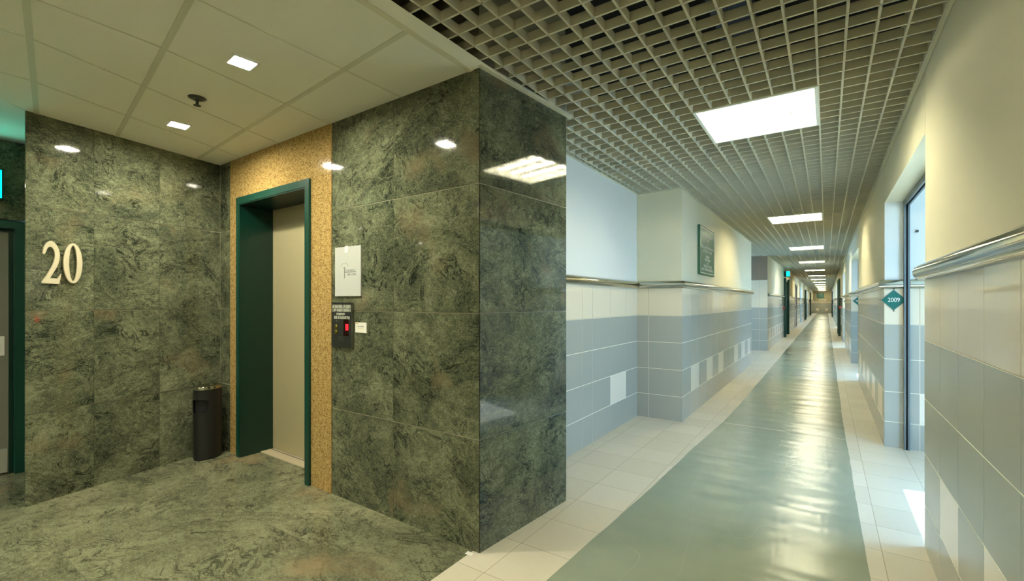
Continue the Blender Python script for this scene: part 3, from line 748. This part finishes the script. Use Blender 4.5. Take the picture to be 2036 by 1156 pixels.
for p, q in [[(-2.22, -4), (-2.22, .8)], [(-2.72, -4), (-2.74, .86)], [(-3.1, -4), (-3.17, .53)], [(-3.7, -4), (-3.77, .62)], [(-4.20, .50), (-4.39, .70)], [(-4.2, -4), (-4.2, .5)], [(-4.9, -4), (-4.9, .62)]]:
    bar(mb, p, q, .009, ZC-.002, .004, 'tbar')
struct(mb.build('trim_1'))
mb = MB()      # edge trim between tiled ceiling and open grid
mb.box(XB-.034, XB, -6, 1.93, ZC-.004, ZG+.004, 'trim')
struct(mb.build('trim_2'))
mb = MB(); bar(mb, (D.x+.014, D.y-.02), (EE.x+.014, EE.y+.03), .028, ZC-.004, .02, 'trim'); struct(mb.build('trim_3'))
mb = MB()
for a_, b_ in (((XF_+.008, EE.y), (XF_+.008, 5.24)), ((XF_, 5.237), (XL+.016, 5.237)), ((XL+.008, 5.23), (XL+.008, 10.92)), ((XL+.008, 14.15), (XL+.008, YEND)), ((XR-.008, -6), (XR-.008, YEND))):
    bar(mb, a_, b_, .016, ZG-.004, .018, 'trim')
struct(mb.build('trim_4'))
# open cell grid
def grid():
    mb = MB(); T = .0105; H = .044; z0, z1 = ZG, ZG+H
    xl0 = GX0-GP*10
    xs = [GX0+GP*i for i in range(-20, 11)]
    def inwall(x, y):
        if x > XR-.012: return False
        if y < 1.92: return x > XB+.02
        if y < EE.y+.02: return x > D.x+.03+(y-D.y)*.094
        if y < 5.23: return x > XF_+.018
        if y < 10.93: return x > XL+.018
        if y < 14.14: return x > -2.95
        return x > XL+.018
    fixs = [(FIX_Y0+FIX_DY*k) for k in range(-2, 14)]
    FX0, FX1 = GX0, GX0+6*GP
    def infix(x, y):
        if not (FX0+1e-3 < x < FX1-1e-3): return False
        for f in fixs:
            if f+1e-3 < y < f+6*GP-1e-3: return True
        return False
    # longitudinal blades
    brk = sorted(set([-5.98, 1.92, EE.y+.02, 5.232, 10.93, 14.14, YEND-.01]+[f for f in fixs]+[f+6*GP for f in fixs]))
    for x in xs:
        for a_, b_ in zip(brk[:-1], brk[1:]):
            if a_ < -6 or b_ <= a_: continue
            ym = (a_+b_)/2
            ok0, ok1 = inwall(x, a_+.02), inwall(x, b_-.02)
            if infix(x, ym) or not (ok0 or ok1): continue
            if ok0 != ok1:      # blade meets the slanted column side
                lo, hi = a_, b_
                for _ in range(20):
                    mid = (lo+hi)/2
                    if inwall(x, mid) == ok0: lo = mid
                    else: hi = mid
                a2, b2 = (a_, lo) if ok0 else (hi, b_)
            else: a2, b2 = a_, b_
            mb.box(x-T/2, x+T/2, a2, b2, z0, z1, 'grid', skip='fb')
    # transverse blades, phase locked to each fitting
    y = FIX_Y0-GP*78
    while y < YEND-.05:
        k = round((y-FIX_Y0)/FIX_DY)
        lo = None
        # edges
        xa = XB+.02 if y < 1.92 else (D.x+.03+(y-D.y)*.094 if y < EE.y+.02 else (XF_+.018 if y < 5.23 else (XL+.018 if (y < 10.93 or y > 14.14) else -2.95)))
        xb = XR-.012
        cut = any(f+.01 < y < f+6*GP-.01 for f in fixs)
        segs = [(xa, FX0), (FX1, xb)] if cut else [(xa, xb)]
        for s0, s1 in segs:
            mb.box(s0, s1, y-T/2, y+T/2, z0, z1, 'grid', skip='lr')
        y += GP
    return struct(mb.build('ceiling_grid'))
grid()

# ------------------------------------------------------------------ fluorescent ceiling fittings
def make_fitting():
    W = 6*GP; r = empty('ceiling_light', (GX0, FIX_Y0, ZG))
    mb = MB(); t = .020
    mb.box(-.0, W, 0, t, -.006, .062, 'white'); mb.box(0, W, W-t, W, -.006, .062, 'white'); mb.box(0, t, t, W-t, -.006, .062, 'white'); mb.box(W-t, W, t, W-t, -.006, .062, 'white')
    mb.build('frame', r, bevel=.002)
    mb = MB(); z0, z1 = .062, .105
    mb.box(0, W, 0, W, z1, z1+.01, 'reflector'); mb.box(0, t, 0, W, z0, z1, 'reflector'); mb.box(W-t, W, 0, W, z0, z1, 'reflector'); mb.box(t, W-t, 0, t, z0, z1, 'reflector'); mb.box(t, W-t, W-t, W, z0, z1, 'reflector')
    mb.build('housing', r)
    for k in range(4):
        yy = t+(W-2*t)*(k+.5)/4
        mb = MB(); mb.lathe([(.013, 0), (.013, W-2*t-.03)], 'tube', 10)
        o = mb.build('lamp_tube', r, loc=(t+.015, yy, .055)); o.rotation_euler = (0, PI/2, 0)
    mb = MB(); n1, n2 = 4, 5
    for k in range(1, n1): yy = t+(W-2*t)*k/n1; mb.box(t, W-t, yy-.004, yy+.004, .0, .026, 'louver', skip='lr')
    for k in range(1, n2): xx = t+(W-2*t)*k/n2; mb.box(xx-.002, xx+.002, t, W-t, .0, .024, 'louver', skip='fb')
    mb.build('louver', r)
    return r
fit0 = make_fitting()
fit0['category'] = 'ceiling light'; fit0['group'] = 'square ceiling lights down the corridor'
ordn = ['large bright square ceiling light nearest the camera, in the open grid', 'second square ceiling light along the corridor grid', 'third square ceiling light along the corridor grid', 'fourth square ceiling light along the corridor grid', 'fifth square ceiling light along the corridor grid', 'sixth square ceiling light along the corridor grid', 'seventh square ceiling light along the corridor grid', 'eighth square ceiling light along the corridor grid', 'ninth square ceiling light along the corridor grid', 'tenth square ceiling light along the corridor grid', 'eleventh square ceiling light along the corridor grid', 'twelfth square ceiling light along the corridor grid', 'thirteenth square ceiling light, second from the corridor end', 'farthest square ceiling light, just before the end wall']
fit0['label'] = ordn[0]
for k in list(range(1, 14))+[-1, -2]:
    c = copy_tree(fit0); c.location = (GX0, FIX_Y0+FIX_DY*k, ZG)
    c['label'] = ordn[k] if k > 0 else ('square corridor ceiling light just behind the camera' if k == -1 else 'square corridor ceiling light farthest behind the camera')

# ------------------------------------------------------------------ lobby downlights, sprinkler
def make_down():
    r = empty('downlight', (-2.55, 1.18, ZC)); w = .052
    mb = MB(); mb.box(-w-.012, w+.012, -w-.012, -w, -.010, 0, 'white'); mb.box(-w-.012, w+.012, w, w+.012, -.010, 0, 'white'); mb.box(-w-.012, -w, -w, w, -.010, 0, 'white'); mb.box(w, w+.012, -w, w, -.010, 0, 'white'); mb.build('bezel', r)
    mb = MB(); mb.box(-w, w, -w, w, -.004, -.001, 'down'); mb.build('lamp', r)
    return r
d0 = make_down(); tag(d0, 'bright square downlight in the lobby ceiling nearer the corridor', 'downlight', 'lobby downlights'); d0.rotation_euler = (0, 0, -.1)
for (x, y, lb) in ((-3.83, 1.35, 'bright square downlight in the lobby ceiling beside the numeral wall'), (-2.55, -.95, 'square lobby downlight left behind the camera'), (-3.9, -.9, 'square lobby downlight behind the camera near the grey door'), (-3.2, -2.9, 'square lobby downlight by the rear wall')):
    c = copy_tree(d0); c.location = (x, y, ZC); c['label'] = lb
sp = empty('sprinkler', (-3.235, 1.237, ZC)); tag(sp, 'dark ceiling sprinkler head between the two lobby downlights', 'sprinkler')
mb = MB(); mb.lathe([(.048, 0), (.048, -.004), (.030, -.012)], 'panel', 28); mb.build('escutcheon', sp)
mb = MB(); mb.lathe([(.010, -.010), (.010, -.022), (.006, -.024), (.005, -.045)], 'panel', 14); mb.box(-.014, -.010, -.003, .003, -.045, -.012, 'panel'); mb.box(.010, .014, -.003, .003, -.045, -.012, 'panel'); mb.box(-.014, .014, -.003, .003, -.046, -.042, 'panel'); mb.build('body', sp)
mb = MB(); mb.lathe([(.020, -.050), (.020, -.047), (.004, -.046)], 'panel', 20); mb.build('deflector', sp)

# ------------------------------------------------------------------ signs
def exit_sign(name, loc, rz, w, h, label, txt=True, dep=.07):
    r = empty(name, loc, rz); tag(r, label, 'exit sign')
    mb = MB(); mb.box(0, w, 0, dep, 0, h, 'exit_dark'); mb.build('housing', r, bevel=.004)
    mb = MB(); mb.box(.012 if txt else w*.45, w-.012, -.004, 0, .012, h-.012, 'exit_lit'); f = mb.build('lit_face', r)
    if txt:
        text('lettering', 'EXIT', h*.55, .001, 'lit_text', f, (w/2, -.006, h*.46))
    return r
exit_sign('exit_sign', (DWX+.075, .305, 2.13), PI/2, .42, .235, 'glowing teal exit sign cut off by the left edge above the grey door')
exit_sign('exit_sign', (XL+.005, 19.75, 2.30), 0, .2, .20, 'glowing teal exit sign above the first green door on the left corridor wall', txt=False, dep=.3)
# green notice board
nb = empty('notice_board', (XL, 0, 0), RZ_L); tag(nb, 'dark green notice board with pale lettering on the wall above the handrail', 'notice board')
x0, x1, z0, z1 = 5.99, 6.87, 1.700, 2.325
mb = MB(); mb.box(x0, x1, -.028, -.0005, z0, z1, 'board'); mb.build('board', nb, bevel=.004)
mb = MB()
for a_, b_, c_, d_ in ((x0+.03, x1-.03, z1-.030, z1-.018), (x0+.03, x1-.03, z0+.018, z0+.030), (x0+.03, x0+.042, z0+.03, z1-.03), (x1-.042, x1-.03, z0+.03, z1-.03)): mb.box(a_, b_, -.0295, -.028, c_, d_, 'ink_light')
mb.build('border', nb)
mb = MB(); xm = (x0+x1)/2
for i, (wd_, zz, hh, n_) in enumerate(((.62, 2.20, .034, 14), (.18, 2.14, .032, 4), (.11, 2.095, .026, 3), (.74, 2.045, .036, 18), (.56, 1.995, .036, 12), (.24, 1.925, .036, 6), (.36, 1.885, .034, 8), (.14, 1.845, .020, 3), (.50, 1.800, .036, 11), (.70, 1.755, .034, 17))):
    strokes(mb, xm-wd_/2, xm+wd_/2, zz, hh, n_, 'ink_light', -.0295, -.028, 20+i)
mb.build('lettering', nb)
# diamond room numbers
def diamond(loc, num, label):
    r = empty('room_number_sign', loc, 0); tag(r, label, 'sign'); s_ = .098
    for nm, q, y0, y1, mt in (('edge', s_, -.006, 0, 'steel'), ('face', s_*.93, -.009, -.0062, 'teal')):
        mb = MB(); c = [(0, -q), (q, 0), (0, q), (-q, 0)]
        mb.quad([(x, y0, z) for x, z in c], mt)
        mb.quad([(x, y1, z) for x, z in c[::-1]], mt)
        for k in range(4): (xa, za), (xb, zb) = c[k], c[(k+1) % 4]; mb.quad([(xb, y0, zb), (xa, y0, za), (xa, y1, za), (xb, y1, zb)], mt)
        mb.build(nm, r)
    for sx_, sz_ in ((1, 0), (-1, 0), (0, 1), (0, -1)):
        mb = MB(); mb.lathe([(.005, 0), (.005, .006), (.003, .009)], 'black', 12); o = mb.build('screw', r, loc=(sx_*(s_+.003), 0, sz_*(s_+.003))); o.rotation_euler = (PI/2, 0, 0)
    text('number', num, .055, .0006, 'white', r, (0, -.010, 0), sx=.82)
diamond((XR+.070, 5.408, 1.366), '2009', 'teal diamond room sign 2009 under the handrail at the first opening')
diamond((XR+.125, 12.3, 1.366), '2011', 'smaller teal diamond room sign on the blue face of the second opening')
diamond((XR+.125, 18.6, 1.366), '2013', 'tiny teal diamond room sign at the third opening')
# board on the end wall
eb = empty('end_wall_sign', (-.62, YEND, 2.085), 0); tag(eb, 'green sign on the wall at the far end of the corridor', 'sign')
mb = MB(); mb.box(-.35, .35, -.03, 0, -.30, .30, 'teal'); mb.build('board', eb)
mb = MB()
for i in range(4): strokes(mb, -.22, .22, .16-i*.11, .06, 5, 'ink_light', -.033, -.03, 50+i)
mb.build('lettering', eb)
# door stops seen in the blue bay
for z_, lb in ((1.99, 'upper of two small dark wall stops in the blue lit bay'), (1.61, 'lower of two small dark wall stops in the blue lit bay')):
    mb = MB(); mb.lathe([(.012, 0), (.012, .008), (.007, .010), (.007, .022), (.010, .024), (.010, .030)], 'panel', 16); o = mb.build('door_stop', loc=(XR+.235, 5.411, z_)); o.rotation_euler = (PI/2, 0, 0)
    tag(o, lb, 'door stop')
# bit of white paper on the floor by the column corner
mb = MB(); mb.quad([(-1.60, 1.87, .003), (-1.555, 1.875, .003), (-1.565, 1.90, .004), (-1.60, 1.898, .006)], 'white'); o = mb.build('paper_scrap', loc=(-.015, -.012, 0)); tag(o, 'tiny white scrap on the floor at the foot of the granite column corner', 'scrap')
